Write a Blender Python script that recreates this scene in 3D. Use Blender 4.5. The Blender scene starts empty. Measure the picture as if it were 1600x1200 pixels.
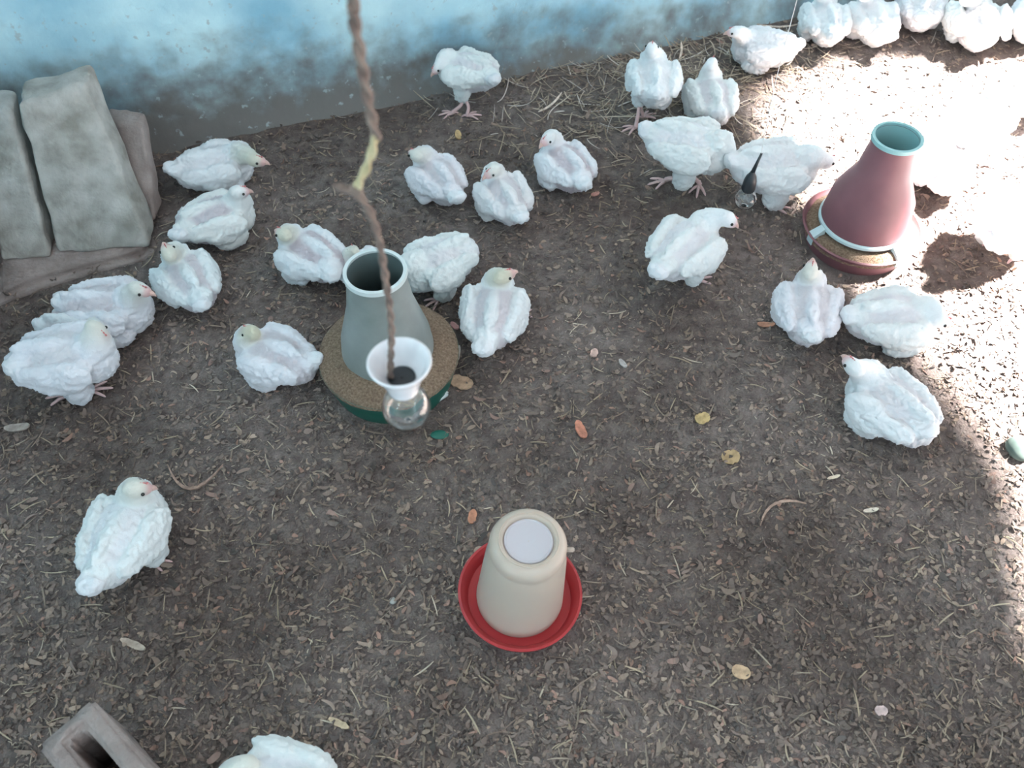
import bpy, bmesh, math, random
import numpy as np
from mathutils import Vector, Matrix, noise
from mathutils.geometry import tessellate_polygon

C = bpy.context.scene.collection
S = bpy.context.scene
R = math.radians

# ------------------------------------------------------------------ camera
F, HC, P = 1400.0, 1.75, R(52.5)
cd = bpy.data.cameras.new('camera'); cam = bpy.data.objects.new('camera', cd); C.objects.link(cam)
cam.location = (0, 0, HC); cam.rotation_euler = (R(90) - P, 0, 0)
cd.sensor_width = 36; cd.lens = F * 36 / 1600; cd.clip_start = .02
cd.dof.use_dof = True; cd.dof.focus_distance = 2.15; cd.dof.aperture_fstop = 4.5
S.camera = cam
# ------------------------------------------------------------------ light
w = bpy.data.worlds.new('sky'); S.world = w; w.use_nodes = True
bg = w.node_tree.nodes['Background']; bg.inputs[0].default_value = (.74, .90, 1.0, 1); bg.inputs[1].default_value = 1.0
SUN_EL, SUN_AZ = R(56), R(14)
SUN_D = Vector((math.cos(SUN_EL) * math.cos(SUN_AZ), math.cos(SUN_EL) * math.sin(SUN_AZ), math.sin(SUN_EL)))
ld = bpy.data.lights.new('sun', 'SUN'); ld.energy = 140; ld.angle = R(5.5); ld.color = (1, .97, .92)
sun = bpy.data.objects.new('sun', ld); C.objects.link(sun)
sun.rotation_euler = SUN_D.to_track_quat('Z', 'Y').to_euler(); sun.location = SUN_D * 8
S.view_settings.view_transform = 'Standard'; S.view_settings.look = 'None'
S.view_settings.gamma = 1; S.view_settings.use_curve_mapping = False
S.view_settings.exposure = 0.62

CP, SP = math.cos(P), math.sin(P)
def ray(px, py):
    a, b = (px - 800) / F, (py - 600) / F
    return Vector((a, CP - b * SP, -(SP + b * CP)))
def at(px, py, z=0.0):
    d = ray(px, py); return Vector((0, 0, HC)) + d * ((z - HC) / d.z)
def at_y(px, py, y):
    d = ray(px, py); return Vector((0, 0, HC)) + d * (y / d.y)

# ------------------------------------------------------------------ materials
def mat(name, col=(.5, .5, .5), rough=.8, **k):
    m = bpy.data.materials.new(name); m.use_nodes = True
    nt = m.node_tree; b = nt.nodes['Principled BSDF']
    b.inputs['Base Color'].default_value = (*col, 1); b.inputs['Roughness'].default_value = rough
    for kk, v in k.items(): b.inputs[kk.replace('_', ' ')].default_value = v
    return m, nt, b
def node(nt, t, **k):
    n = nt.nodes.new(t)
    for a, v in k.items(): setattr(n, a, v)
    return n
def noise_mat(name, cols, scale=20, rough=.85, detail=6, bump=0.0, bscale=None, pos=(.35, .65), **k):
    """two or three colours mixed by noise in object coordinates"""
    m, nt, b = mat(name, cols[0], rough, **k)
    tc = node(nt, 'ShaderNodeTexCoord'); n = node(nt, 'ShaderNodeTexNoise')
    n.inputs['Scale'].default_value = scale; n.inputs['Detail'].default_value = detail
    nt.links.new(tc.outputs['Object'], n.inputs['Vector'])
    r = node(nt, 'ShaderNodeValToRGB'); e = r.color_ramp.elements
    e[0].position, e[1].position = pos; e[0].color = (*cols[0], 1); e[1].color = (*cols[-1], 1)
    if len(cols) == 3:
        x = e.new(sum(pos) / 2); x.color = (*cols[1], 1)
    nt.links.new(n.outputs['Fac'], r.inputs['Fac']); nt.links.new(r.outputs['Color'], b.inputs['Base Color'])
    if bump:
        n2 = node(nt, 'ShaderNodeTexNoise'); n2.inputs['Scale'].default_value = bscale or scale * 4; n2.inputs['Detail'].default_value = 5
        nt.links.new(tc.outputs['Object'], n2.inputs['Vector'])
        bp = node(nt, 'ShaderNodeBump'); bp.inputs['Strength'].default_value = bump; bp.inputs['Distance'].default_value = .01
        nt.links.new(n2.outputs['Fac'], bp.inputs['Height']); nt.links.new(bp.outputs['Normal'], b.inputs['Normal'])
    return m
def attr_mat(name, rough=.85, bump=0.0, bscale=120, mottled=.0, **k):
    m, nt, b = mat(name, (.5, .5, .5), rough, **k)
    a = node(nt, 'ShaderNodeAttribute', attribute_name='tint')
    tc = node(nt, 'ShaderNodeTexCoord')
    n = node(nt, 'ShaderNodeTexNoise'); n.inputs['Scale'].default_value = bscale; n.inputs['Detail'].default_value = 4
    nt.links.new(tc.outputs['Object'], n.inputs['Vector'])
    src = a.outputs['Color']
    if mottled:
        mx = node(nt, 'ShaderNodeMix', data_type='RGBA', blend_type='MULTIPLY'); mx.inputs[0].default_value = mottled
        r = node(nt, 'ShaderNodeValToRGB'); r.color_ramp.elements[0].position = .3; r.color_ramp.elements[0].color = (.45, .42, .4, 1); r.color_ramp.elements[1].position = .6
        nt.links.new(n.outputs['Fac'], r.inputs['Fac']); nt.links.new(src, mx.inputs[6]); nt.links.new(r.outputs['Color'], mx.inputs[7]); src = mx.outputs[2]
    nt.links.new(src, b.inputs['Base Color'])
    if bump:
        bp = node(nt, 'ShaderNodeBump'); bp.inputs['Strength'].default_value = bump; bp.inputs['Distance'].default_value = .004
        nt.links.new(n.outputs['Fac'], bp.inputs['Height']); nt.links.new(bp.outputs['Normal'], b.inputs['Normal'])
    return m

M = {}
M['litter_floor'] = noise_mat('litter_floor', [(.140, .106, .098), (.200, .160, .148), (.272, .223, .205)], 26, .95, 12, .9, 160, (.3, .7))
M['litter_bits'] = attr_mat('litter_bits', .9)
def damp(m):
    nt = m.node_tree; b = nt.nodes['Principled BSDF']; src = b.inputs['Base Color'].links[0].from_socket
    tc = node(nt, 'ShaderNodeTexCoord'); n = node(nt, 'ShaderNodeTexNoise'); n.inputs['Scale'].default_value = 1.9; n.inputs['Detail'].default_value = 5
    nt.links.new(tc.outputs['Object'], n.inputs['Vector'])
    r = node(nt, 'ShaderNodeValToRGB'); r.color_ramp.elements[0].position = .36; r.color_ramp.elements[0].color = (.62, .58, .56, 1); r.color_ramp.elements[1].position = .6; r.color_ramp.elements[1].color = (1, 1, 1, 1)
    nt.links.new(n.outputs['Fac'], r.inputs['Fac'])
    mx = node(nt, 'ShaderNodeMix', data_type='RGBA', blend_type='MULTIPLY'); mx.inputs[0].default_value = 1
    nt.links.new(src, mx.inputs[6]); nt.links.new(r.outputs['Color'], mx.inputs[7]); nt.links.new(mx.outputs[2], b.inputs['Base Color'])
damp(M['litter_floor']); damp(M['litter_bits'])
M['plumage'] = attr_mat('plumage', .75, .35, 260, Sheen_Weight=.3)
M['eye'] = mat('eye', (.015, .012, .01), .2)[0]
M['hopper_grey'] = noise_mat('hopper_grey', [(.20, .225, .215), (.29, .315, .305)], 9, .42, 4)
M['hopper_inside'] = mat('hopper_inside', (.12, .16, .16), .6)[0]
M['rim_white'] = mat('rim_white', (.62, .68, .68), .4)[0]
M['green_plastic'] = mat('green_plastic', (.012, .115, .085), .4)[0]
M['feed'] = noise_mat('feed', [(.16, .10, .065), (.25, .17, .115), (.34, .24, .17)], 180, .95, 4, .8, 300, (.3, .7))
M['maroon_plastic'] = noise_mat('maroon_plastic', [(.20, .085, .10), (.26, .115, .13)], 7, .5, 3)
M['teal_plastic'] = mat('teal_plastic', (.3, .52, .53), .5)[0]
M['fin'] = mat('pale_plastic', (.55, .68, .7), .45)[0]
M['red_plastic'] = mat('red_plastic', (.40, .03, .035), .35)[0]
M['jar'] = mat('jar_plastic', (.55, .455, .38), .35, Subsurface_Weight=.35)[0]
M['jar'].node_tree.nodes['Principled BSDF'].inputs['Subsurface Radius'].default_value = (.05, .04, .03)
M['jar_disc'] = mat('jar_disc', (.54, .50, .53), .4)[0]
M['concrete'] = noise_mat('concrete', [(.27, .255, .225), (.42, .40, .37), (.52, .51, .48)], 16, .95, 9, .5, 60, (.3, .72))
M['concrete_dark'] = noise_mat('concrete_brown', [(.25, .195, .18), (.36, .295, .275)], 18, .95, 9, .6, 70)
M['blocker_roof'] = noise_mat('blocker_sheet', [(.3, .3, .3), (.42, .41, .4)], 3, .7)
M['cord'] = noise_mat('cord', [(.11, .075, .065), (.22, .16, .13)], 60, .85, 5)
M['cord_bare'] = noise_mat('cord_bare', [(.36, .29, .16), (.5, .43, .27)], 60, .8, 5)
M['white_glaze'] = noise_mat('white_glaze', [(.72, .72, .75), (.8, .8, .83)], 30, .12, 3)
M['black_plastic'] = mat('black_plastic', (.02, .025, .03), .35)[0]
M['thin_wire'] = mat('thin_wire', (.75, .75, .74), .6)[0]
M['glass'] = mat('bulb_glass', (.97, .98, .98), .02, Transmission_Weight=1.0, IOR=1.45)[0]
M['brass'] = mat('brass', (.5, .4, .2), .35, Metallic=.9)[0]
M['slime'] = noise_mat('dark_stone', [(.07, .10, .09), (.14, .18, .16)], 20, .9, 5)

# wall: pale blue wash, splashed with dirt near the ground
def wall_material():
    m, nt, b = mat('blue_wash', (.3, .55, .8), .9)
    tc = node(nt, 'ShaderNodeTexCoord'); sx = node(nt, 'ShaderNodeSeparateXYZ'); nt.links.new(tc.outputs['Object'], sx.inputs[0])
    n1 = node(nt, 'ShaderNodeTexNoise'); n1.inputs['Scale'].default_value = 3.2; n1.inputs['Detail'].default_value = 7
    n2 = node(nt, 'ShaderNodeTexNoise'); n2.inputs['Scale'].default_value = 14; n2.inputs['Detail'].default_value = 10
    for n in (n1, n2): nt.links.new(tc.outputs['Object'], n.inputs['Vector'])
    r1 = node(nt, 'ShaderNodeValToRGB'); e = r1.color_ramp.elements
    e[0].position = .36; e[0].color = (.28, .54, .68, 1); e[1].position = .62; e[1].color = (.62, .87, .93, 1)
    nt.links.new(n1.outputs['Fac'], r1.inputs['Fac'])
    # dirt amount = smooth fall with height, broken up by the fine noise
    ma = node(nt, 'ShaderNodeMath', operation='MULTIPLY_ADD'); ma.inputs[1].default_value = .37; nt.links.new(n2.outputs['Fac'], ma.inputs[0])
    mm = node(nt, 'ShaderNodeMath', operation='MULTIPLY'); mm.inputs[1].default_value = -1; nt.links.new(sx.outputs['Z'], mm.inputs[0])
    mxx = node(nt, 'ShaderNodeMath', operation='MULTIPLY_ADD'); mxx.inputs[1].default_value = -.10; nt.links.new(sx.outputs['X'], mxx.inputs[0]); nt.links.new(mm.outputs[0], mxx.inputs[2])
    nt.links.new(mxx.outputs[0], ma.inputs[2])
    mr = node(nt, 'ShaderNodeMapRange', interpolation_type='SMOOTHSTEP'); mr.inputs[1].default_value = -.1; mr.inputs[2].default_value = .2
    nt.links.new(ma.outputs[0], mr.inputs[0])
    mx = node(nt, 'ShaderNodeMix', data_type='RGBA'); nt.links.new(mr.outputs[0], mx.inputs[0])
    nt.links.new(r1.outputs['Color'], mx.inputs[6]); mx.inputs[7].default_value = (.19, .18, .17, 1)
    # pale specks of flaked wash
    n3 = node(nt, 'ShaderNodeTexNoise'); n3.inputs['Scale'].default_value = 46; n3.inputs['Detail'].default_value = 3
    nt.links.new(tc.outputs['Object'], n3.inputs['Vector'])
    r3 = node(nt, 'ShaderNodeValToRGB'); r3.color_ramp.elements[0].position = .64; r3.color_ramp.elements[1].position = .72
    r3.color_ramp.elements[0].color = (0, 0, 0, 1); r3.color_ramp.elements[1].color = (.7, .7, .7, 1)
    nt.links.new(n3.outputs['Fac'], r3.inputs['Fac'])
    mx2 = node(nt, 'ShaderNodeMix', data_type='RGBA'); nt.links.new(r3.outputs['Color'], mx2.inputs[0])
    nt.links.new(mx.outputs[2], mx2.inputs[6]); mx2.inputs[7].default_value = (.42, .5, .52, 1)
    nt.links.new(mx2.outputs[2], b.inputs['Base Color'])
    bp = node(nt, 'ShaderNodeBump'); bp.inputs['Strength'].default_value = .5; bp.inputs['Distance'].default_value = .02
    nt.links.new(n2.outputs['Fac'], bp.inputs['Height']); nt.links.new(bp.outputs['Normal'], b.inputs['Normal'])
    return m
M['wall'] = wall_material()

# ------------------------------------------------------------------ helpers
def link(name, me, m=None, parent=None, smooth=False):
    o = bpy.data.objects.new(name, me); C.objects.link(o)
    if m: me.materials.append(m)
    if parent: o.parent = parent
    if smooth: me.polygons.foreach_set('use_smooth', [True] * len(me.polygons))
    return o
def from_bm(name, bm, m=None, parent=None, smooth=False):
    me = bpy.data.meshes.new(name); bm.normal_update(); bm.to_mesh(me); bm.free()
    return link(name, me, m, parent, smooth)
def tag(o, label, cat, group=None, kind=None):
    o['label'] = label; o['category'] = cat
    if group: o['group'] = group
    if kind: o['kind'] = kind
    return o
def empty(name, loc, rot=(0, 0, 0)):
    o = bpy.data.objects.new(name, None); C.objects.link(o); o.location = loc; o.rotation_euler = rot; o.empty_display_size = .05
    return o
def lathe(bm, prof, n=64, cap0=False, cap1=False):
    rings = []
    for r, z in prof:
        rings.append([bm.verts.new((r * math.cos(2 * math.pi * k / n), r * math.sin(2 * math.pi * k / n), z)) for k in range(n)])
    for a, b in zip(rings, rings[1:]):
        for k in range(n): bm.faces.new((a[k], a[(k + 1) % n], b[(k + 1) % n], b[k]))
    if cap0: bm.faces.new(list(reversed(rings[0])))
    if cap1: bm.faces.new(rings[-1])
    return bm
def lathe_obj(name, prof, m, parent=None, n=64, cap0=False, cap1=False, sharp=True):
    bm = bmesh.new(); lathe(bm, prof, n, cap0, cap1); bmesh.ops.recalc_face_normals(bm, faces=bm.faces)
    o = from_bm(name, bm, m, parent, True)
    if sharp: o.data.set_sharp_from_angle(angle=R(40))
    return o
def tube(bm, pts, rad, n=8, caps=True):
    pts = [Vector(p) for p in pts]; rad = rad if isinstance(rad, (list, tuple)) else [rad] * len(pts)
    up = Vector((.13, .27, .95)); rings = []
    for i, p in enumerate(pts):
        t = (pts[min(i + 1, len(pts) - 1)] - pts[max(i - 1, 0)]).normalized()
        a = t.cross(up)
        if a.length < .05: a = t.cross(Vector((1, 0, 0)))
        a.normalize(); b = t.cross(a); up = a.cross(t) if False else up
        rings.append([bm.verts.new(p + (a * math.cos(2 * math.pi * k / n) + b * math.sin(2 * math.pi * k / n)) * rad[i]) for k in range(n)])
    for a, b in zip(rings, rings[1:]):
        for k in range(n): bm.faces.new((a[k], b[k], b[(k + 1) % n], a[(k + 1) % n]))
    if caps: bm.faces.new(rings[0]); bm.faces.new(list(reversed(rings[-1])))
def smooth_path(pts, sub=8):
    pts = [Vector(p) for p in pts]; q = [pts[0]] + pts + [pts[-1]]; out = []
    for i in range(1, len(q) - 2):
        p0, p1, p2, p3 = q[i - 1:i + 3]
        for k in range(sub):
            t = k / sub
            out.append(.5 * ((2 * p1) + (p2 - p0) * t + (2 * p0 - 5 * p1 + 4 * p2 - p3) * t * t + (3 * p1 - p0 - 3 * p2 + p3) * t ** 3))
    out.append(pts[-1]); return out
def hexa(name, b4, t4, m, parent=None, bev=.012, rough=.006, cuts=6, seed=0):
    """block from four bottom and four top corners, bevelled, chipped by noise"""
    bm = bmesh.new(); v = [bm.verts.new(p) for p in list(b4) + list(t4)]
    for f in ((3, 2, 1, 0), (4, 5, 6, 7), (0, 1, 5, 4), (1, 2, 6, 5), (2, 3, 7, 6), (3, 0, 4, 7)): bm.faces.new([v[i] for i in f])
    bmesh.ops.recalc_face_normals(bm, faces=bm.faces)
    bmesh.ops.bevel(bm, geom=bm.edges[:], offset=bev, segments=3, affect='EDGES', profile=.6)
    bmesh.ops.subdivide_edges(bm, edges=[e for e in bm.edges if e.calc_length() > .05], cuts=cuts, use_grid_fill=True)
    bm.normal_update()
    for q in bm.verts:
        q.co += q.normal * (noise.fractal(q.co * 14 + Vector((seed, 0, 0)), 1, 2, 4) * rough)
    return from_bm(name, bm, m, parent, True)

# ------------------------------------------------------------------ setting: ground, wall, added light blockers: left wall, roof
FLAT = [(at(811, 928, .03), .14), (at(608, 553, .085), .18), (at(1346, 352, .055), .17)]
def ground_z(x, y):
    k = 1.0
    for p, r_ in FLAT: k = min(k, max(.12, min(1, (math.hypot(x - p.x, y - p.y) - r_) / .06)))
    return k * ground_relief(x, y)
def ground_relief(x, y):
    return noise.fractal(Vector((x * 2.2, y * 2.2, .3)), 1, 2, 3) * .012 + noise.fractal(Vector((x * 13, y * 13, 5)), 1, 2, 3) * .0075
def build_floor():
    x0, x1, y0, y1, st = -2.8, 3.6, -.6, 5.0, .02
    nx, ny = int((x1 - x0) / st) + 1, int((y1 - y0) / st) + 1
    vs = [(x0 + i * st, y0 + j * st, ground_z(x0 + i * st, y0 + j * st)) for j in range(ny) for i in range(nx)]
    fs = [(j * nx + i, j * nx + i + 1, (j + 1) * nx + i + 1, (j + 1) * nx + i) for j in range(ny - 1) for i in range(nx - 1)]
    me = bpy.data.meshes.new('floor'); me.from_pydata(vs, [], fs)
    o = link('floor', me, M['litter_floor'], None, True); o['kind'] = 'structure'; return o
build_floor()

WA, WB = at(450, 188), at(1170, 33)
WDIR = (WB - WA).normalized(); WN = Vector((WDIR.y, -WDIR.x, 0))          # normal faces the pen
def build_wall():
    bm = bmesh.new(); n, mz = 120, 44; L0, L1, H = -1.9, 3.6, 1.9
    base = WA.copy(); base.z = 0; grid = []
    for j in range(mz + 1):
        z = -.05 + (H + .05) * j / mz; row = []
        for i in range(n + 1):
            p = base + WDIR * (L0 + (L1 - L0) * i / n); p.z = z
            foot = max(0, 1 - z / .10) ** 2 * .03
            p += WN * (noise.fractal(p * 3.2, 1, 2, 4) * .009 + foot); row.append(bm.verts.new(p))
        grid.append(row)
    for j in range(mz):
        for i in range(n): bm.faces.new((grid[j][i], grid[j][i + 1], grid[j + 1][i + 1], grid[j + 1][i]))
    back = [[bm.verts.new(grid[j][i].co - WN * .16) for i in (0, n)] for j in (0, mz)]
    bm.faces.new((grid[mz][0], grid[mz][n], back[1][1], back[1][0]))if False else None
    top_front = grid[mz]; tb = [bm.verts.new(v.co - WN * .16) for v in top_front]
    for i in range(n): bm.faces.new((top_front[i], top_front[i + 1], tb[i + 1], tb[i]))
    bm.faces.new([back[0][0], back[0][1], tb[n], tb[0]])
    for vv in (back[1][0], back[1][1]): bm.verts.remove(vv)
    o = from_bm('wall_back', bm, M['wall'], None, True); o['kind'] = 'structure'
build_wall()

def build_left_shade_wall():  # unseen wall, added to darken the left side of the pen
    bm = bmesh.new(); H = 2.5
    bmesh.ops.create_cube(bm, size=1, matrix=Matrix.Translation((-1.51, .55, H / 2 - .05)) @ Matrix.Diagonal((.16, 2.9, H, 1)))
    bmesh.ops.subdivide_edges(bm, edges=bm.edges[:], cuts=20, use_grid_fill=True); bm.normal_update()
    for v in bm.verts: v.co += v.normal * noise.fractal(v.co * 3, 1, 2, 4) * .008
    o = from_bm('left_shade_wall', bm, M['wall'], None, True); o['kind'] = 'structure'
build_left_shade_wall()

RZ = 2.75
def up(px, py):
    g = at(px, py, 0); return g + SUN_D * (RZ / SUN_D.z)
def build_sun_blocker():  # unseen sheet added to block the sun, its edge cut to throw the sun patch
    patch = [(1225, 150), (1320, 122), (1440, 118), (1640, 95), (1900, 130), (1900, 1150), (1715, 1050), (1670, 760), (1530, 575), (1440, 470), (1385, 415), (1260, 235)]
    hole = [Vector((p.x, p.y, RZ)) for p in (up(*q) for q in patch)]
    xr = max(q.x for q in hole)
    k0 = [i for i, q in enumerate(patch) if q[0] == 1900]
    inner = hole[k0[1]:] + hole[:k0[0] + 1]                     # open towards the right
    allv = [Vector((-1.2, -.6, RZ)), Vector((xr, -.6, RZ))] + inner + [Vector((xr, 4.6, RZ)), Vector((-1.2, 4.6, RZ))]
    tris = tessellate_polygon([allv])
    bm = bmesh.new(); vs = [bm.verts.new(v) for v in allv]
    for t in tris: bm.faces.new([vs[i] for i in t])
    bmesh.ops.recalc_face_normals(bm, faces=bm.faces)
    o = from_bm('sun_blocker_roof', bm, M['blocker_roof']); o['kind'] = 'structure'
    md = o.modifiers.new('thick', 'SOLIDIFY'); md.thickness = .02
build_sun_blocker()

# ------------------------------------------------------------------ chicks
WHITE, CREAM, SKIN, PINK = (.80, .81, .83), (.58, .54, .41), (.40, .30, .345), (.68, .36, .36)
LEGC, DIRTY, BEAKC, TAILC = (.70, .48, .47), (.50, .48, .44), (.66, .42, .36), (.78, .79, .82)
def euler(rx=0, ry=0, rz=0): return Matrix.Rotation(rz, 4, 'Z') @ Matrix.Rotation(ry, 4, 'Y') @ Matrix.Rotation(rx, 4, 'X')
def chick(n, label, c, f, r, head, beak, s=1.0, stand=0, hz=None, bz=None, feet=(), tail=None, cream=.5, skin=.5, wing=0.0, group='white chicks on the litter'):
    """c centre of the body, f its front, r its rear, head and beak as seen; feet on the ground. Returns the thing."""
    rnd = random.Random(n * 7 + 1)
    zc = (.062 if not stand else .085 + .05 * stand) * s
    ctr = at(*c, zc); dv = at(*f, zc) - at(*r, zc); yaw = math.atan2(dv.y, dv.x)
    root = empty('chick', (ctr.x, ctr.y, 0), (0, 0, yaw))
    inv = (Matrix.Translation((ctr.x, ctr.y, 0)) @ Matrix.Rotation(yaw, 4, 'Z')).inverted()
    hz = hz if hz is not None else (zc + .085 * s); bz = bz if bz is not None else hz - .012
    hp = inv @ at(*head, hz); bp = inv @ at(*beak, bz)
    nb = Vector((.062 * s, 0, zc + .026 * s))
    d = hp - nb
    if d.length > .15 * s: hp = nb + d.normalized() * .15 * s 
    hd = (bp - (inv @ at(*head, hz)))
    if hd.length < .005: hd = Vector((1, 0, -.2))
    hd.normalize()
    prims = []   # (matrix, radii, colour)
    def ell(x, y, z, rx, ry, rz, col, e=None):
        m = Matrix.Translation((x * s, y * s, zc + z * s)) @ (e or Matrix.Identity(4)); prims.append((m, (rx * s, ry * s, rz * s), col))
    skinc = tuple(WHITE[i] * (1 - skin) + SKIN[i] * skin for i in range(3))
    wh = tuple(v * rnd.uniform(.96, 1.0) for v in WHITE)
    pit = -.12 if stand else -.06
    ell(-.012, 0, 0, .090, .058, .056, skinc, euler(0, pit, 0))
    ell(.044, 0, -.004, .052, .050, .052, wh)
    ell(-.068, 0, .006, .046, .046, .040, skinc)
    for sd in (-1, 1):
        wo = wing + rnd.uniform(0, .006)
        wy = rnd.uniform(-.08, .08)
        ell(-.002, sd * (.058 + wo), .014, .060, .018, .036, wh, euler(sd * .35, -.1, sd * .10 + wy))
        ell(-.052, sd * (.050 + wo), .020, .048, .013, .024, wh, euler(sd * .4, -.05, sd * .26 + wy))
        ell(.036, sd * .044, .018, .026, .018, .022, wh, euler(0, 0, sd * -.5))
        if stand: ell(.0, sd * .036, -.055, .030, .024, .038, wh)
        else: ell(.010, sd * .050, -.035, .045, .026, .026, wh)
    ell(-.030, 0, .048, .066, .015, .016, wh, euler(0, .08, 0))
    ell(.050, 0, .036, .036, .030, .024, wh)
    tp = Vector((-.108 * s, 0, zc + .026 * s))
    if tail:
        q = inv @ at(*tail, zc + .026 * s); dd = q - Vector((-.06 * s, 0, zc)); dd = dd.normalized() * min(max(dd.length, .045 * s), .07 * s); tp = Vector((-.06 * s, 0, zc)) + dd
        tp.z = zc + .026 * s
    prims.append((Matrix.Translation(tp) @ euler(0, .45, math.atan2(-tp.y, -tp.x)), (.028 * s, .025 * s, .018 * s), TAILC))
    prims.append((Matrix.Translation((tp + Vector((-.07 * s, 0, zc + .02 * s))) / 2), (.035 * s, .030 * s, .024 * s), wh))
    cr = tuple(WHITE[i] * (1 - cream) + CREAM[i] * cream for i in range(3))
    # neck as a chain of spheres bending up into the head
    mid = (nb + hp) / 2 + Vector((.010 * s, 0, .012 * s)) - hd * .012
    K = 9
    for k in range(K):
        t = k / (K - 1); p = nb * (1 - t) ** 2 + mid * 2 * t * (1 - t) + hp * t * t
        rr = (.037 * (1 - t) ** 1.5 + .0185 * (1 - (1 - t) ** 1.5)) * s
        prims.append((Matrix.Translation(p), (rr, rr, rr), tuple(wh[i] * (1 - t ** .55) + cr[i] * t ** .55 for i in range(3))))
    hq = hd.to_track_quat('X', 'Z').to_matrix().to_4x4()
    prims.append((Matrix.Translation(hp) @ hq, (.0255 * s, .0185 * s, .0195 * s), cr))
    prims.append((Matrix.Translation(hp + hd * .016 * s) @ hq, (.0145 * s, .0140 * s, .0140 * s), PINK))
    bm = bmesh.new()
    for m, rd, col in prims:
        bmesh.ops.create_icosphere(bm, subdivisions=3 if max(rd) > .03 else 2, radius=1, matrix=m @ Matrix.Diagonal((*rd, 1)))
    me = bpy.data.meshes.new('raw'); bm.to_mesh(me); bm.free()
    tmp = bpy.data.objects.new('raw', me); C.objects.link(tmp)
    md = tmp.modifiers.new('r', 'REMESH'); md.mode = 'VOXEL'; md.voxel_size = .0042
    sm = tmp.modifiers.new('s', 'SMOOTH'); sm.factor = .5; sm.iterations = 3
    bpy.context.view_layer.update()
    dg = bpy.context.evaluated_depsgraph_get()
    bod = bpy.data.meshes.new_from_object(tmp.evaluated_get(dg)); bpy.data.objects.remove(tmp); bpy.data.meshes.remove(me)
    N = len(bod.vertices); co = np.empty(N * 3, 'f'); bod.vertices.foreach_get('co', co); co = co.reshape(-1, 3)
    nr = np.array([v.normal[:] for v in bod.vertices])
    # colours: blend of the nearest pieces of plumage
    W = np.zeros(N); colr = np.zeros((N, 3))
    for m, rd, col in prims:
        mi = np.array((m @ Matrix.Diagonal((*rd, 1))).inverted())
        q = co @ mi[:3, :3].T + mi[:3, 3]; dist = (np.linalg.norm(q, axis=1) - 1) * min(rd)
        wt = np.exp(-np.clip(dist, -.02, .2) / .0022); W += wt; colr += wt[:, None] * np.array(col)
    colr /= W[:, None]
    # feather relief: overlapping lobes running back along the body, and clumps
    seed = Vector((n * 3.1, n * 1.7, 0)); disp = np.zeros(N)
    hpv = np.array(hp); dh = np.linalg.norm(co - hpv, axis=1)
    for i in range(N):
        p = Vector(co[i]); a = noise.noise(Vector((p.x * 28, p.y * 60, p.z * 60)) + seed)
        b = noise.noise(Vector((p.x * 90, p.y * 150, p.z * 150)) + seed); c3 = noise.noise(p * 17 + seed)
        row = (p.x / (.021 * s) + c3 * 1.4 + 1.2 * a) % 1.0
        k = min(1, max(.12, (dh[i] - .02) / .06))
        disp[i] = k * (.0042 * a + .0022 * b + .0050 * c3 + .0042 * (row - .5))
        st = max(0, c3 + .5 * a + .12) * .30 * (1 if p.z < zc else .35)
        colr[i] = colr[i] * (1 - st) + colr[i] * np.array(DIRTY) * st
    co = co + nr * disp[:, None]
    co[:, 2] = np.maximum(co[:, 2], .002)
    # legs, toes and beak are grown onto the same mesh
    ex = bmesh.new(); parts = []
    def grow(fn, col):
        n0 = len(ex.verts); fn(); parts.append((n0, len(ex.verts), col))
    fts = [inv @ at(*q[:2], .004) for q in feet]
    ftd = [(inv.to_3x3() @ (at(q[2], q[3], .004) - at(q[0], q[1], .004))) if len(q) > 2 else Vector((1, 0, 0)) for q in feet]
    if stand and not fts: fts = [Vector((.015 * s, .034 * s, .004)), Vector((.0, -.034 * s, .004))]; ftd = [Vector((1, .1, 0)), Vector((1, -.1, 0))]
    elif stand and len(fts) == 1:
        sd = -1 if fts[0].y > 0 else 1; fts.append(Vector((.0, sd * .034 * s, .004))); ftd.append(Vector((1, 0, 0)))
    for q, dq in zip(fts, ftd):
        sd = 1 if q.y > 0 else -1
        hip = Vector((0.0, sd * .032 * s, zc - (.065 if stand else .02) * s)); hock = (hip + q) / 2 + Vector((-.012 * s, 0, .002)); q = Vector(q); q.z = .007
        grow(lambda: tube(ex, smooth_path([hip, hock, q + Vector((0, 0, .006)), q], 4), .0055 * s, 8), LEGC)
        a0 = math.atan2(dq.y, dq.x)
        for a, L in ((a0, .048), (a0 + .55, .040), (a0 - .55, .040), (a0 + math.pi, .018)):
            dd = Vector((math.cos(a), math.sin(a), 0)) * L * s
            grow(lambda: tube(ex, [q, q + dd * .5 + Vector((0, 0, .003)), q + dd * .9 + Vector((0, 0, -.001)), q + dd + Vector((0, 0, -.003))], [.0042 * s, .0036 * s, .0028 * s, .0012 * s], 6), LEGC)
    b0 = hp + hd * .022 * s
    dn = Vector((0, 0, -.35)); side = hd.cross(Vector((0, 0, 1)))
    grow(lambda: tube(ex, [b0, b0 + hd * .008 * s, b0 + (hd + dn * .4) * .013 * s, b0 + (hd + dn) * .0165 * s], [.0080 * s, .0062 * s, .0036 * s, .0008], 10), BEAKC)
    grow(lambda: tube(ex, [b0 + dn * .006, b0 + dn * .012 + hd * .012 * s], [.005 * s, .0015], 8), BEAKC)
    # little comb and a wattle fold
    upv = Vector((0, 0, 1)) - hd * hd.z; upv.normalize()
    for k in range(3):
        pc = hp + hd * (.017 - .006 * k) * s + upv * .0155 * s
        grow(lambda: bmesh.ops.create_icosphere(ex, subdivisions=1, radius=1, matrix=Matrix.Translation(pc) @ hq @ Matrix.Diagonal((.0034 * s, .0018 * s, .0036 * s, 1))), (.62, .2, .2))
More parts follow.
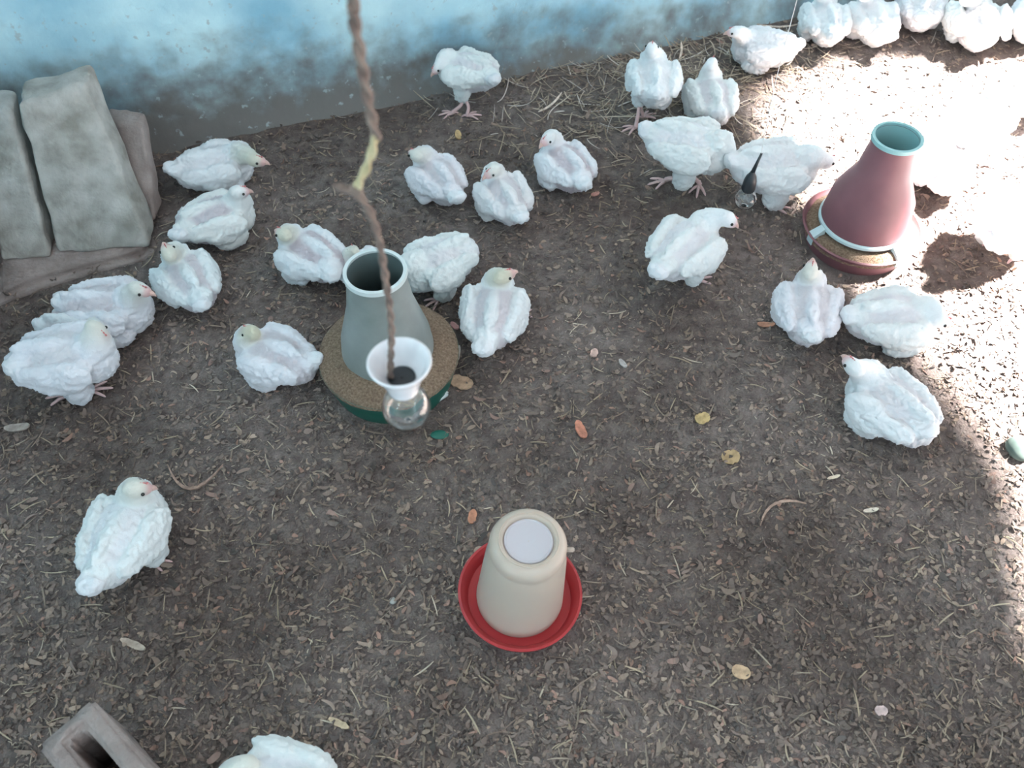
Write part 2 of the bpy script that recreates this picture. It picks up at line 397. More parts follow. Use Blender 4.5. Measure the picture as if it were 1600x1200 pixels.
    em = bpy.data.meshes.new('x'); ex.to_mesh(em); ex.free()
    ec = np.empty(len(em.vertices) * 3, 'f'); em.vertices.foreach_get('co', ec); ec = ec.reshape(-1, 3)
    ecol = np.zeros((len(ec), 3))
    for a, b, col in parts: ecol[a:b] = col
    f1 = [tuple(p.vertices) for p in bod.polygons]; f2 = [tuple(i + N for i in p.vertices) for p in em.polygons]
    body = bpy.data.meshes.new('body'); body.from_pydata(np.vstack([co, ec]).tolist(), [], f1 + f2)
    ca = body.color_attributes.new('tint', 'FLOAT_COLOR', 'POINT')
    allc = np.ones((N + len(ec), 4), 'f'); allc[:N, :3] = colr; allc[N:, :3] = ecol; ca.data.foreach_set('color', allc.ravel())
    bpy.data.meshes.remove(bod); bpy.data.meshes.remove(em)
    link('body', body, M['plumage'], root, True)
    for sd in (-1, 1):
        eb = bmesh.new(); bmesh.ops.create_uvsphere(eb, u_segments=10, v_segments=8, radius=.0036 * s, matrix=Matrix.Translation(hp + hd * .009 * s + side.normalized() * sd * .0165 * s + upv * .004 * s))
        from_bm('eye', eb, M['eye'], root, True)
    tag(root, label, 'chick', group)
    return root

chicks = [
 # label, centre, front, rear, head, beak, options
 ('lone white chick standing at the foot of the blue wall, head bowed left', (728,112),(700,106),(765,122),(686,104),(670,122),dict(stand=.8,s=.98,hz=.15,bz=.12,feet=((730,182,760,180),(708,178,690,180)),tail=(775,130),cream=.1,skin=.3)),
 ('cream headed white chick, left one of a touching pair in the middle distance', (683,278),(662,258),(706,306),(650,243),(630,232),dict(tail=(718,315),cream=.5,s=1.0)),
 ('white chick, right one of a touching pair in the middle distance', (785,308),(770,284),(806,338),(770,268),(747,284),dict(tail=(816,345),cream=.4,s=.97)),
 ('white chick sitting apart with pink rump, right of the touching pair', (882,258),(862,238),(914,292),(857,216),(840,232),dict(tail=(918,300),cream=.1,skin=.7,s=1.02)),
 ('white chick standing upright on pink legs with its neck stretched towards the blue wall', (1021,125),(1018,95),(1024,165),(1018,78),(1020,62),dict(stand=1,s=1.05,hz=.235,bz=.24,feet=((993,200,972,206),(1004,184,1030,176)),cream=0,skin=.1)),
 ('white chick sitting with pointed raised head, right of the upright chick by the wall', (1111,155),(1106,125),(1124,195),(1112,100),(1118,84),dict(s=1.05,cream=0,skin=.35,hz=.17)),
 ('white chick in profile facing left along the straw at the wall foot', (1190,76),(1155,72),(1240,80),(1150,50),(1130,52),dict(s=1.02,cream=0,skin=.1,hz=.16)),
 ('white chick stepping right with a leg trailing, behind the chick at the maroon feeder', (1080,232),(1120,240),(1045,225),(1142,252),(1162,262),dict(s=1.18,stand=.6,hz=.12,feet=((1040,284,1005,290),(1092,290,1090,300)),cream=0,skin=.1,wing=.006)),
 ('white chick reaching its neck right towards the maroon feeder', (1215,264),(1262,264),(1172,266),(1290,252),(1318,250),dict(s=1.18,stand=.2,hz=.14,cream=0,skin=.15)),
 ('white chick with pink face looking right, between the two hanging feeders in open litter', (1072,388),(1112,352),(1034,428),(1136,342),(1157,356),dict(s=1.12,stand=.25,hz=.18,bz=.15,tail=(1022,432),feet=((1085,440,1100,436),),cream=0,skin=.25)),
 ('white chick seen from behind with cream pointed head, below the maroon feeder', (1261,482),(1264,440),(1266,530),(1266,424),(1270,405),dict(s=1.07,cream=.5,skin=.45,hz=.16,bz=.17)),
 ('white chick lying level, its head reaching into the near edge of the sun patch', (1398,500),(1450,496),(1345,502),(1468,500),(1488,508),dict(s=1.1,cream=0,skin=.3,hz=.11)),
 ('white chick with outstretched neck pointing up left, nearest of those on the right', (1386,632),(1345,592),(1436,672),(1334,574),(1318,556),dict(s=1.12,cream=.1,skin=.3,hz=.16,bz=.16,feet=((1436,660,1466,646),),tail=(1440,668))),
 ('white chick with cream head facing right, farther of the two beside the leaning blocks', (340,262),(384,252),(288,274),(398,250),(424,256),dict(s=1.08,cream=.8,skin=.2,hz=.13)),
 ('white chick tucked under another, nearer of the two beside the leaning blocks', (342,342),(388,326),(286,362),(372,300),(398,298),dict(s=1.05,cream=.2,skin=.6,hz=.15,tail=(280,366))),
 ('white chick with tall cream neck pointing up left, below the leaning blocks', (294,436),(276,408),(318,476),(264,396),(252,374),dict(s=1.05,cream=.7,skin=.5,hz=.17,bz=.18,tail=(318,482))),
 ('greyish white chick facing right, topmost of those huddled by the left edge', (172,484),(222,480),(112,484),(216,452),(242,460),dict(s=1.1,cream=.5,skin=.5,hz=.16,tail=(103,472))),
 ('half hidden white chick squeezed between two others by the left edge', (128,520),(180,524),(84,512),(146,506),(158,510),dict(s=.92,cream=.5,skin=.5,hz=.09,bz=.08,tail=(66,507))),
 ('white chick with round tail and pink toes, nearest of those huddled by left edge', (108,562),(168,556),(44,572),(150,516),(170,534),dict(s=1.16,cream=.6,skin=.3,hz=.18,bz=.15,stand=.1,tail=(30,572),feet=((140,612,178,606),(108,618,92,620)))),
 ('greyish white chick with yellow head facing left, left of the green feeder pan', (428,558),(398,545),(478,578),(393,520),(368,510),dict(s=1.05,cream=1,skin=.55,hz=.14,tail=(488,562))),
 ('white chick with cream head facing left, behind the left rim of the green feeder', (484,398),(452,384),(526,428),(444,366),(418,354),dict(s=1.04,cream=.8,skin=.7,hz=.15,tail=(520,438))),
 ('chick almost hidden behind the grey hopper, only head and breast edge showing', (574,424),(548,412),(606,440),(553,392),(547,382),dict(s=.82,cream=.7,skin=.5,hz=.12)),
 ('fluffy white chick with its head behind the grey hopper, tail to the right', (682,414),(645,424),(724,392),(640,424),(622,440),dict(s=1.05,cream=.2,skin=.2,hz=.08,bz=.06,tail=(720,392),stand=.1)),
 ('white chick with beige neck turned right, beside the right rim of the green feeder', (772,488),(776,446),(758,546),(786,432),(812,422),dict(s=1.1,cream=.9,skin=.5,hz=.16,bz=.16,tail=(752,552),feet=((806,498,830,484),))),
 ('lone white chick with pale pink beak facing right, in the empty lower left litter', (198,832),(214,784),(152,900),(212,764),(246,762),dict(s=1.08,stand=.15,cream=.6,skin=.1,hz=.20,bz=.18,tail=(146,910),feet=((232,876,275,878),))),
 ('white chick cut off by the bottom edge of the picture beside the hollow block', (432,1232),(398,1228),(470,1236),(382,1196),(352,1204),dict(s=1.05,cream=.6,skin=.2,hz=.12)),
 ('white chick with tail towards viewer, leftmost in the row along the top right', (1290,34),(1286,2),(1304,66),(1284,-8),(1282,-24),dict(s=1.08,cream=0,skin=.1,tail=(1308,76))),
 ('white chick with a round tail tuft, second in the row along the top right', (1363,32),(1352,2),(1378,64),(1350,-8),(1346,-26),dict(s=1.12,cream=0,skin=.1,tail=(1396,64))),
 ('shaded white chick, third in the row along the top right', (1438,12),(1440,-10),(1436,40),(1446,-28),(1450,-44),dict(s=1.08,cream=0,skin=.2)),
 ('ruffled bluish white chick, fourth in the row along the top right', (1526,36),(1516,10),(1534,70),(1510,-2),(1504,-18),dict(s=1.2,cream=.1,skin=.3,wing=.01)),
 ('brightly sunlit white chick with raised neck, right of the maroon feeder top', (1528,190),(1552,160),(1494,214),(1570,136),(1582,114),dict(s=1.15,stand=.4,cream=0,skin=0,hz=.23,bz=.24,feet=((1540,258,1560,254),))),
 ('sunlit white chick close behind the right side of the maroon feeder', (1474,262),(1462,228),(1486,296),(1452,218),(1440,212),dict(s=1.0,cream=0,skin=0,hz=.12)),
 ('shaded white chick at the right edge, behind the sunlit chick with raised neck', (1618,142),(1640,110),(1594,176),(1650,96),(1664,90),dict(s=1.15,cream=0,skin=.2)),
 ('large sunlit white chick at the right edge, below the one with raised neck', (1590,340),(1628,300),(1556,380),(1640,282),(1660,270),dict(s=1.25,stand=.4,cream=0,skin=0)),
 ('shaded white chick in the top right corner, last of the row', (1618,30),(1640,6),(1600,58),(1648,-8),(1660,-20),dict(s=1.1,cream=0,skin=.2)),
]
for i, (lab, c, f, r, h, b, k) in enumerate(chicks): chick(i + 1, lab, c, f, r, h, b, **k)

# ------------------------------------------------------------------ feeders
def feeder(name, label, px_pan, zp, r_pan, mats, rt, zt, rb, fins=False, tilt=(0, 0, 0)):
    p = at(*px_pan, zp); t = empty(name, (p.x, p.y, 0), tilt); tag(t, label, 'feeder')
    hop, ins, rim, pan = mats
    # hopper: open-topped tapering wall with thickness
    prof = [(rb, .075), (rb * .99, .10), (rb * .93, .16), (rt * 1.16, zt - .10), (rt * 1.02, zt - .035), (rt, zt - .030), (rt, zt)]
    lathe_obj('hopper', prof + [(rt - .004, zt), (rt - .004, zt - .035), (rt * 1.16 - .005, zt - .10), (rb * .93 - .005, .16)], M[hop], t, 72)
    lathe_obj('hopper_lining', [(rt - .0045, zt - .002), (rt - .0045, zt - .035), (rt * 1.14 - .006, zt - .10), (rb * .9 - .006, .17), (.0005, .172)], M[ins], t, 64)
    lathe_obj('hopper_rim', [(rt - .005, zt + .001), (rt - .005, zt + .006), (rt + .003, zt + .006), (rt + .004, zt - .004), (rt + .001, zt - .006), (rt - .003, zt - .004), (rt - .005, zt + .001)], M[rim], t, 72)
    rp = r_pan
    lathe_obj('pan', [(.001, .006), (rp * .86, .006), (rp * .88, .000), (rp * .90, .008), (rp * .97, .055), (rp, zp), (rp + .003, zp + .004), (rp - .002, zp + .006), (rp - .007, zp - .002), (rp * .93, .05), (rp * .86, .02), (.001, .016)], M[pan], t, 80)
    return t
green = feeder('hanging_feeder', 'grey hopper feeder with brown feed in a dark green pan, left of centre', (608, 553), .085, .165, ('hopper_grey', 'hopper_inside', 'rim_white', 'green_plastic'), .066, .362, .112)
def feed_heap(t, r0, z0, r1, z1):
    bm = bmesh.new(); prof = [(r0 + (r1 - r0) * k / 10, z0 + (z1 - z0) * k / 10 + .006 * math.sin(k / 10 * math.pi)) for k in range(11)] + [(r1 + .001, z1 - .012)]
    lathe(bm, prof, 160); bmesh.ops.recalc_face_normals(bm, faces=bm.faces); bm.normal_update()
    for v in bm.verts: v.co.z += noise.fractal(v.co * 90, 1, 2, 3) * .0016 + noise.fractal(v.co * 16, 1, 2, 2) * .004
    return from_bm('feed', bm, M['feed'], t, True)
fd = feed_heap(green, .104, .116, .167, .093)
maroon = feeder('hanging_feeder', 'maroon conical feeder with a pale teal open top, standing at the sun patch', (1346, 352), .055, .158, ('maroon_plastic', 'teal_plastic', 'teal_plastic', 'maroon_plastic'), .060, .345, .116)
feed_heap(maroon, .11, .060, .150, .048)
lathe_obj('lit_edge_ring', [(.1165, .074), (.1215, .072), (.1215, .080), (.1165, .084)], M['fin'], maroon, 72)  # pale colour paints in the lit lower edge of the hopper
for a in (195, 300, 75):
    bm = bmesh.new(); ca, sa = math.cos(R(a)), math.sin(R(a)); tn = Vector((-sa, ca, 0)) * .010; rr = Vector((ca, sa, 0))
    vs = [bm.verts.new(p) for p in (rr * .118 - tn + Vector((0, 0, .08)), rr * .118 + tn + Vector((0, 0, .08)), rr * .152 + tn * 1.3 + Vector((0, 0, .058)), rr * .152 - tn * 1.3 + Vector((0, 0, .058)))]
    f0 = bm.faces.new(vs); ext = bmesh.ops.extrude_face_region(bm, geom=[f0])
    for v in [g for g in ext['geom'] if isinstance(g, bmesh.types.BMVert)]: v.co.z -= .03
    bmesh.ops.recalc_face_normals(bm, faces=bm.faces); from_bm('fin', bm, M['fin'], maroon)

# ------------------------------------------------------------------ drinker
p = at(811, 928, .03); dr = empty('drinker', (p.x, p.y, 0.004), (0, R(3.6), 0)); tag(dr, 'translucent white jar drinker upside down in a round red dish', 'drinker')
lathe_obj('dish', [(.001, .004), (.108, .004), (.114, .010), (.122, .030), (.126, .034), (.127, .040), (.122, .041), (.114, .034), (.106, .016), (.09, .013), (.001, .013)], M['red_plastic'], dr, 96)
jar = lathe_obj('jar', [(.088, .014), (.089, .024), (.0875, .045), (.086, .07), (.078, .19), (.0735, .222), (.0725, .226), (.0735, .232), (.073, .246), (.069, .256), (.061, .2625), (.053, .264), (.050, .2635), (.0485, .2585), (.047, .256), (.001, .2545)], M['jar'], dr, 96, sharp=False)
lathe_obj('jar_disc', [(.0465, .2555), (.0455, .2585), (.043, .259), (.0415, .2575), (.001, .2572)], M['jar_disc'], jar, 72)
bm = bmesh.new(); ring = [(.056 * math.cos(2 * math.pi * k / 64), .056 * math.sin(2 * math.pi * k / 64), .2638) for k in range(65)]
tube(bm, ring, .0016, 8, False); from_bm('raised_ring', bm, M['jar'], jar, True)
bm = bmesh.new(); bmesh.ops.create_cube(bm, size=1, matrix=Matrix.Translation((.083, .012, .205)) @ Matrix.Diagonal((.018, .010, .006, 1)))
bmesh.ops.bevel(bm, geom=bm.edges[:], offset=.002, segments=2, affect='EDGES'); from_bm('jar_lug', bm, M['jar'], jar, True)

# ------------------------------------------------------------------ hanging lamps
Y0 = .66
cup = at_y(624, 567, Y0)
lamp = empty('hanging_lamp', cup, (0, 0, 0)); tag(lamp, 'clear glass bulb under a small white cup holder hanging on a twisted brown cord', 'lamp')
# the cord: two strands twisted about a crooked path
def lp(px, py): return at_y(px, py, Y0) - cup
path = smooth_path([at_y(538, -160, Y0) + Vector((0, 0, .25)) - cup, lp(546, -40), lp(552, 20), lp(562, 80), lp(570, 130), lp(580, 180), lp(588, 215)], 10)
def twisted(name, pth, amp, rad, m, turns=0.5, parent=None):
    bm = bmesh.new()
    acc = 0; ang = []
    for i, q in enumerate(pth):
        if i: acc += (q - pth[i - 1]).length
        ang.append(acc / .022 * 2 * math.pi * turns)
    for ph in (0, math.pi):
        tube(bm, [q + Vector((math.cos(a + ph), math.sin(a + ph) * .8, 0)) * amp for q, a in zip(pth, ang)], rad, 8)
    bmesh.ops.recalc_face_normals(bm, faces=bm.faces)
    return from_bm(name, bm, m, parent or lamp, True)
def dense(pts, step=.003):
    out = [pts[0]]
    for a, b in zip(pts, pts[1:]):
        n = max(1, int((b - a).length / step)); out += [a.lerp(b, (k + 1) / n) for k in range(n)]
    return out
cord = twisted('cord', dense(path), .0026, .0031, M['cord'])
low = smooth_path([lp(588, 210), lp(582, 235), lp(573, 262), lp(562, 284), lp(557, 296)], 8)
twisted('bare_strand', dense(low), .0022, .0028, M['cord_bare'], parent=cord)
stub = smooth_path([lp(524, 288), lp(536, 294), lp(550, 298), lp(566, 312), lp(580, 335), lp(590, 365), lp(597, 400), lp(603, 440), lp(609, 480), lp(612, 520), lp(611, 550), lp(610, 590)], 8)
twisted('cord', dense(stub), .0020, .0026, M['cord'])
bm = bmesh.new()
for k in range(3):
    bmesh.ops.create_icosphere(bm, subdivisions=2, radius=1, matrix=Matrix.Translation(lp(553 + 4 * k, 295 + 2 * k)) @ euler(.4 * k, .5, k) @ Matrix.Diagonal((.0055, .0042, .0045, 1)))
from_bm('knot', bm, M['cord'], cord, True)
lathe_obj('cup', [(.0185, -.050), (.0200, -.044), (.0265, -.022), (.0345, -.006), (.0375, -.001), (.0385, .002), (.0372, .0035), (.0345, .0015), (.0300, -.008), (.0215, -.024), (.0170, -.027), (.0165, -.034)], M['white_glaze'], lamp, 64, sharp=False)
lathe_obj('socket', [(.001, -.0285), (.0150, -.0285), (.0168, -.0265), (.0172, -.048), (.0150, -.054), (.001, -.054)], M['black_plastic'], lamp, 40)
bulbp = [(.0128, -.050), (.0135, -.056), (.0165, -.060), (.0225, -.066), (.0275, -.074), (.0302, -.085), (.0298, -.094), (.0272, -.103), (.022, -.1105), (.015, -.1155), (.007, -.1178), (.0004, -.118)]
gl = lathe_obj('bulb', bulbp + [(max(r - .0009, .0003), z + (.0009 if z < -.1 else 0)) for r, z in reversed(bulbp)], M['glass'], lamp, 64, sharp=False)
bm = bmesh.new(); tube(bm, [(0, 0, -.054), (0, 0, -.072)], [.004, .0022], 10)
tube(bm, smooth_path([(-.001, 0, -.07), (-.010, .002, -.080), (-.004, .004, -.084), (.003, -.002, -.083), (.010, .001, -.080), (.001, 0, -.07)], 6), .0004, 6)
from_bm('filament_stem', bm, M['brass'], gl, True)

q = ray(1172, 284); q = Vector((0, 0, HC)) + q * 2.3
l2 = empty('hanging_lamp', q); tag(l2, 'small clear bulb in a black holder hanging left of the maroon feeder', 'lamp')
lathe_obj('socket', [(.001, .032), (.006, .032), (.008, .026), (.013, .018), (.0165, .004), (.018, -.020), (.0165, -.026), (.001, -.026)], M['black_plastic'], l2, 36)
b2 = [(.012, -.024), (.014, -.030), (.022, -.038), (.0275, -.050), (.0285, -.060), (.025, -.072), (.016, -.081), (.0004, -.085)]
lathe_obj('bulb', b2 + [(max(r - .0009, .0003), z + (.0009 if z < -.07 else 0)) for r, z in reversed(b2)], M['glass'], l2, 48, sharp=False)
bm = bmesh.new(); tube(bm, [(0, 0, .028), (.006, .004, .055), (.012, .006, .085)], [.006, .004, .003], 8); from_bm('cord', bm, M['black_plastic'], l2, True)
bm = bmesh.new(); tube(bm, smooth_path([(.012, .006, .083), (.004, .0, .16), (-.004, 0, .4), (0, 0, 1.2), (0, 0, RZ - q.z)], 6), .0008, 8); from_bm('thin_wire', bm, M['thin_wire'], l2, True)

# ------------------------------------------------------------------ concrete blocks by the wall
def quad_block(name, label, bot, top, zt, zb, th, m, seed, lean=(0, 0)):
    b0, b1 = at(*bot[0], zb), at(*bot[1], zb); t0, t1 = at(*top[0], zt), at(*top[1], zt)
    o = (b0 + b1) / 2; o.z = zb; d = (b1 - b0).normalized(); nn = Vector((-d.y, d.x, 0)) * th
    t = hexa(name, [v - o for v in (b0, b1, b1 + nn, b0 + nn)], [v - o for v in (t0, t1, t1 + nn * .9, t0 + nn * .9)], m, None, .012, .008, 7, seed)
    t.location = o; tag(t, label, 'block'); return t
sl = bmesh.new()
pts = [at(*q_, 0) for q_ in ((0, 480), (60, 452), (160, 425), (228, 408), (246, 392), (240, 372), (0, 372))]
vb = [sl.verts.new((v.x, v.y, -.01)) for v in pts]; vt = [sl.verts.new((v.x, v.y, .028)) for v in pts]
sl.faces.new(vt); 
for k in range(len(pts)): sl.faces.new((vb[k], vb[(k + 1) % len(pts)], vt[(k + 1) % len(pts)], vt[k]))
bmesh.ops.recalc_face_normals(sl, faces=sl.faces)
bmesh.ops.bevel(sl, geom=[e for e in sl.edges if all(v.co.z > .02 for v in e.verts)], offset=.02, segments=4, affect='EDGES')
so = from_bm('concrete_footing', sl, M['concrete_dark'], None, True); tag(so, 'low grey worn concrete footing under the leaning blocks', 'slab')
quad_block('concrete_block', 'tall grey concrete block, middle of the three leaning by the wall on the left', [(90, 398), (236, 386)], [(26, 162), (134, 132)], .38, .028, .11, M['concrete'], 1)
quad_block('concrete_block', 'grey concrete block cut off by the left edge beside the tall leaning block', [(2, 410), (80, 402)], [(-62, 172), (16, 172)], .36, .028, .10, M['concrete'], 2)
quad_block('concrete_block', 'lower narrow concrete block peeping out on the right of the tall leaning block', [(178, 346), (245, 344)], [(160, 188), (222, 196)], .24, .028, .07, M['concrete_dark'], 3)

# hollow block in the lower left corner
ZB = .19
A_, B_ = at(142, 1090, ZB), at(56, 1166, ZB); wv = B_ - A_; wl = wv.length; wv.normalize(); lv = Vector((-wv.y, wv.x, 0))
if lv.x < 0: lv = -lv
def hollow_block():
    W_, L_ = wl, .38; t = .030; web = .03; n = 2
    bm = bmesh.new(); cl = (L_ - 2 * t - web) / 2
    tx = W_ * .34; xs = [0, tx, W_ - tx, W_]; ys = [0, t, t + cl, t + cl + web, L_ - t, L_]
    holes = {(1, 1), (1, 3)}
    for z, dirn in ((0, 1), (-ZB + .005, -1)):
        g = {(i, j): bm.verts.new((xs[i], ys[j], z)) for i in range(4) for j in range(6)}
        for i in range(3):
            for j in range(5):
                if (i, j) in holes: continue
                bm.faces.new([g[(i, j)], g[(i + 1, j)], g[(i + 1, j + 1)], g[(i, j + 1)]])
        if dirn == 1: gt = g
        else: gb = g
    def side(a, b): bm.faces.new((gt[a], gt[b], gb[b], gb[a]))
    for i in range(3): side((i, 0), (i + 1, 0)); side((i, 5), (i + 1, 5))
    for j in range(5): side((0, j), (0, j + 1)); side((3, j), (3, j + 1))
    for (i, j) in holes: side((i, j), (i + 1, j)); side((i + 1, j), (i + 1, j + 1)); side((i + 1, j + 1), (i, j + 1)); side((i, j + 1), (i, j))
    bmesh.ops.recalc_face_normals(bm, faces=bm.faces)
    bmesh.ops.bevel(bm, geom=[e for e in bm.edges if len(e.link_faces) == 2 and e.calc_face_angle() > .5], offset=.007, segments=3, affect='EDGES')
    bmesh.ops.subdivide_edges(bm, edges=[e for e in bm.edges if e.calc_length() > .02], cuts=2, use_grid_fill=True); bm.normal_update()
    for v in bm.verts: v.co += v.normal * noise.fractal(v.co * 40, 1, 2, 3) * .0016
    for v in bm.verts: v.co.z += ZB - .002
    o = from_bm('hollow_block', bm, M['concrete_dark'], None, True)
    o.matrix_world = Matrix.Translation((A_.x, A_.y, .0)) @ Matrix(((wv.x, lv.x, 0, 0), (wv.y, lv.y, 0, 0), (0, 0, 1, 0), (0, 0, 0, 1)))
    tag(o, 'brown grey hollow concrete block with dark opening in the lower left corner', 'block')
hollow_block()

# ------------------------------------------------------------------ litter
rng = np.random.default_rng(5)
def scatter(name, label, cat, count, lens, wids, cols, weights, curl, tilt, lift, seg, seed, mask=None):
    r = np.random.default_rng(seed); V = []; Fc = []; K = []
    cols = np.array(cols); done = 0
    while done < count:
        px, py = r.uniform(-60, 1660), r.uniform(-120, 1290)
        g = at(px, py, 0); x, y = g.x, g.y
        if (Vector((x, y, 0)) - WA).dot(WN) < .03: continue
        # thin out with nearness so the ground density is even
        if r.random() > (HC / abs(ray(px, py).z) / 3.4) ** 2: pass
        if mask and r.random() > mask(px, py): continue
        if any((x - o.location.x) ** 2 + (y - o.location.y) ** 2 < q_ * q_ for o, q_ in ((green, .165), (maroon, .158), (dr, .122))): continue
        if x < -1.42: continue
        done += 1
        L = r.uniform(*lens) * (1 + .6 * r.random() ** 4); Wd = r.uniform(*wids); a = r.uniform(0, 2 * math.pi); ti = r.normal(0, tilt); ro = r.normal(0, tilt * 1.4); cu = r.normal(0, curl)
        z = ground_z(x, y) + abs(r.normal(0, lift)) + .0015
        m = Matrix.Translation((x, y, z)) @ euler(ro, ti, a)
        base = len(V); bend = r.normal(0, curl * .45)
        for k in range(seg + 1):
            t = k / seg - .5; w_ = Wd * (1 - (2 * abs(t)) ** 3 * .6) * .5
            for sd in (-1, 1):
                V.append(m @ Vector((t * L, sd * w_ + bend * t * t * L * 4, cu * (t * t) * L * 3)))
        col = cols[r.choice(len(cols), p=weights)] * r.uniform(.75, 1.2) * (1.38, 1.36, 1.5)
        for k in range(seg): Fc.append((base + 2 * k, base + 2 * k + 2, base + 2 * k + 3, base + 2 * k + 1))
        K += [tuple(col) + (1,)] * ((seg + 1) * 2)
    me = bpy.data.meshes.new(name); me.from_pydata(V, [], Fc)
    ca = me.color_attributes.new('tint', 'FLOAT_COLOR', 'POINT'); ca.data.foreach_set('color', np.array(K, 'f').ravel())
    o = link(name, me, M['litter_bits']); md = o.modifiers.new('thick', 'SOLIDIFY'); md.thickness = .0008
    tag(o, label, cat, kind='stuff'); return o
scatter('wood_shavings', 'brown wood shavings and husks strewn thickly over the pen floor', 'litter', 24000, (.006, .019), (.003, .010),
        [(.19, .148, .115), (.135, .107, .085), (.27, .21, .15), (.28, .18, .13), (.095, .08, .068)], [.38, .3, .17, .05, .10], .35, .28, .003, 3, 11)
scatter('bark_flakes', 'larger curled brown bark flakes and husks lying among the shavings', 'litter', 900, (.016, .034), (.006, .014),
        [(.19, .148, .115), (.15, .12, .095), (.25, .195, .145), (.25, .17, .13), (.1, .085, .07)], [.3, .25, .2, .1, .15], .35, .3, .004, 5, 17)
scatter('fine_chaff', 'fine pale chaff crumbs sprinkled over the pen floor', 'litter', 22000, (.003, .009), (.001, .003),
        [(.24, .2, .15), (.14, .115, .09), (.33, .28, .2)], [.4, .45, .15], .2, .35, .003, 2, 12)
def strawmask(px, py): return 1.0 if (py < 330 and 800 < px < 1400) else (.55 if py < 420 else .38)
scatter('straw_stalks', 'thin yellowish straw stalks lying loose on the pen floor', 'straw', 2300, (.014, .05), (.0014, .0034),
        [(.33, .275, .18), (.25, .205, .145), (.40, .35, .25), (.2, .15, .11)], [.35, .35, .1, .2], .10, .14, .005, 5, 13, strawmask)

def chip(px, py, L, Wd, ang, col, label, name='wood_chip', cat='wood chip', curl=.3, th=.004, bend=0.0, lift=.004):
    g = at(px, py, 0); bm = bmesh.new(); seg = 8; ring = []
    for k in range(seg + 1):
        t = k / seg - .5; w_ = Wd * .5 * (1 - (2 * abs(t)) ** 4 * .7) * (1 + .25 * noise.noise(Vector((px, k * .9, 0))))
        zz = curl * t * t * L; yy = bend * t * t * L * 4
        ring.append([bm.verts.new((t * L, yy + sd * w_, zz + (th if up_ else 0))) for sd, up_ in ((-1, 0), (1, 0), (1, 1), (-1, 1))])
    for a, b in zip(ring, ring[1:]):
        for k in range(4): bm.faces.new((a[k], a[(k + 1) % 4], b[(k + 1) % 4], b[k]))
    bm.faces.new(ring[0]); bm.faces.new(ring[-1][::-1]); bmesh.ops.recalc_face_normals(bm, faces=bm.faces)
    m = noise_mat(name, [tuple(c * .8 * k for c, k in zip(col, (1.15, 1, 1.05))), tuple(min(.85, c * 1.25 * k) for c, k in zip(col, (1.15, 1, 1.05)))], 90, .9, 4)
    o = from_bm(name, bm, m); o.location = (g.x, g.y, ground_z(g.x, g.y) + lift); o.rotation_euler = (R(6), R(-4), R(ang)); o['label'] = label; o['category'] = cat
    return o
chips = [
 (907, 676, .050, .022, 110, (.40, .19, .12), 'orange brown wood chip left of centre of the bare trampled litter'),
 (738, 810, .034, .018, 80, (.42, .22, .13), 'orange wood chip just above the red dish drinker'),
 (1096, 658, .036, .028, 20, (.40, .33, .15), 'yellow tan wood chip, upper of two in the middle right litter'),
 (1140, 718, .042, .034, 10, (.34, .27, .14), 'dull yellow wood chip, lower of two in the middle right litter'),
 (1196, 510, .044, .014, -5, (.42, .24, .15), 'long orange wood chip left of the chick below the maroon feeder'),
 (722, 600, .060, .036, -25, (.44, .34, .22), 'broad tan wood chip against the right side of the green pan'),
 (711, 512, .030, .014, -50, (.55, .33, .30), 'small pink splinter beside the upper right rim of the green pan'),
 (928, 553, .026, .018, 70, (.48, .38, .31), 'rounded pale chip in the dark trampled litter'),
 (973, 572, .030, .012, -60, (.38, .40, .36), 'grey green chip beside the rounded pale chip'),
 (1157, 1052, .036, .026, -20, (.42, .33, .20), 'folded tan chip in the lower right litter'),
 (1375, 1112, .024, .018, 0, (.46, .40, .36), 'small pale chip near the bottom right corner'),
 (532, 1134, .044, .012, -25, (.48, .42, .27), 'pale curled husk above the chick at the bottom edge'),
 (210, 1008, .060, .014, -22, (.34, .31, .24), 'long dull husk above the hollow block'),
 (28, 668, .060, .020, 5, (.32, .31, .26), 'flat pale husk at the left edge below the huddled chicks'),
 (1300, 750, .030, .007, 14, (.62, .58, .42), 'bright pale straw splinter, upper of two below the nearest right chick'),
 (1358, 801, .034, .009, 8, (.68, .64, .50), 'bright pale straw splinter, lower of two below the nearest right chick'),
 (716, 555, .046, .010, 85, (.50, .50, .42), 'pale feather shaft stuck against the right rim of the green pan'),
 (930, 304, .026, .012, 20, (.5, .3, .24), 'pink brown chip at the rump of the lone chick sitting apart'),
 (716, 212, .040, .020, 100, (.42, .33, .16), 'yellow brown husk below the chick at the wall foot'),
]
for c_ in chips: chip(*c_)
scatter('straw_bedding', 'golden straw scattered densely along the wall foot at the upper right', 'straw', 900, (.03, .10), (.0016, .004),
        [(.40, .34, .24), (.32, .265, .18), (.5, .46, .38), (.24, .18, .13)], [.35, .3, .15, .2], .12, .16, .008, 7, 23,
        lambda px, py: math.exp(-((px - 1040) / 230) ** 2 - ((py - 120) / 95) ** 2))
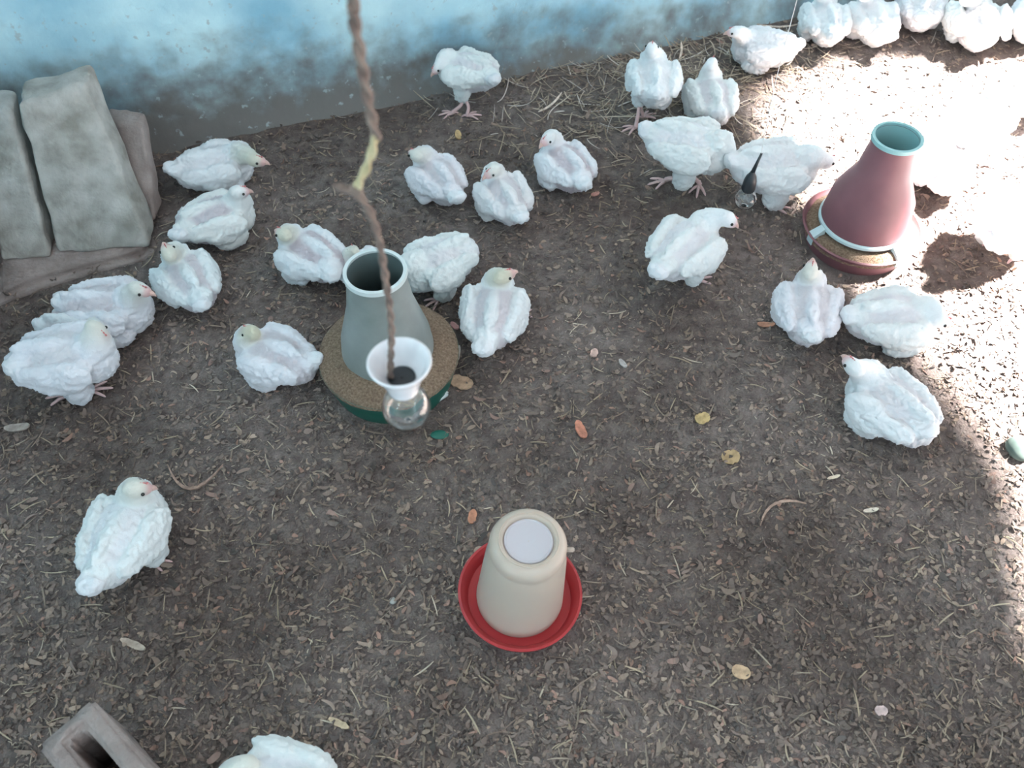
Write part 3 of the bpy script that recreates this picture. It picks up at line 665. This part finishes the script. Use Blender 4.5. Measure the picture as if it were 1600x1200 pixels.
for px, py, L, ang, lab in ((972, 76, .24, 22, 'long pale straw along the wall foot left of the upright chick'), (1064, 84, .09, 80, 'pale straw standing across others right of the upright chick'),
                            (1216, 44, .15, -6, 'flat whitish straw behind the chick in profile'), (862, 168, .12, 50, 'arched straw stalk in the open upper litter')):
    chip(px, py, L, .007, ang, (.56, .52, .42), lab, 'straw_stalk', 'straw', .15, .003, .06, .010)
for px, py, L, Wd, ang, bd, lab in (
    (300, 768, .13, .008, -2, .45, 'curved brown twig beside the lone lower left chick'),
    (1210, 790, .12, .006, 25, -.25, 'thin curved root fibre in the right hand litter'),
    (235, 262, .09, .006, -40, .35, 'curved straw between the leaning blocks and the chicks')):
    chip(px, py, L, Wd, ang, (.3, .23, .17), lab, 'twig', 'twig', .1, .004, bd, .006)
for px, py, rr, lab, m in ((1588, 706, .032, 'dark green grey rounded stone at the right edge', M['slime']), (614, 940, .008, 'tiny pale pebble left of the red dish', M['concrete'])):
    g = at(px, py, 0); bm = bmesh.new(); bmesh.ops.create_icosphere(bm, subdivisions=3, radius=rr)
    for v in bm.verts: v.co = v.co * (1 + .2 * noise.noise(v.co * 22)); v.co.z *= .65
    o = from_bm('stone', bm, m, None, True); o.location = (g.x, g.y, rr * .45); tag(o, lab, 'stone')
g = at(687, 681, 0); bm = bmesh.new(); bmesh.ops.create_icosphere(bm, subdivisions=3, radius=1, matrix=Matrix.Diagonal((.022, .013, .004, 1)))
o = from_bm('teal_lump', bm, M['green_plastic'], None, True); o.location = (g.x, g.y, ground_z(g.x, g.y) + .004); tag(o, 'small dark teal flat scrap in the litter below the glass bulb', 'lump')  # flat dark teal lump lying on the litter
g = at(690, 622, 0); bm = bmesh.new(); bmesh.ops.create_cube(bm, size=1, matrix=Matrix.Diagonal((.040, .026, .022, 1))); bmesh.ops.bevel(bm, geom=bm.edges[:], offset=.006, segments=2, affect='EDGES')
for v in bm.verts: v.co += Vector((noise.noise(v.co * 60), noise.noise(v.co * 60 + Vector((3, 0, 0))), 0)) * .006
o = from_bm('stone', bm, M['rim_white'], None, True); o.location = (g.x, g.y, .012); o.rotation_euler = (0, .2, .8); tag(o, 'whitish broken stone against the near right side of the green pan', 'stone')
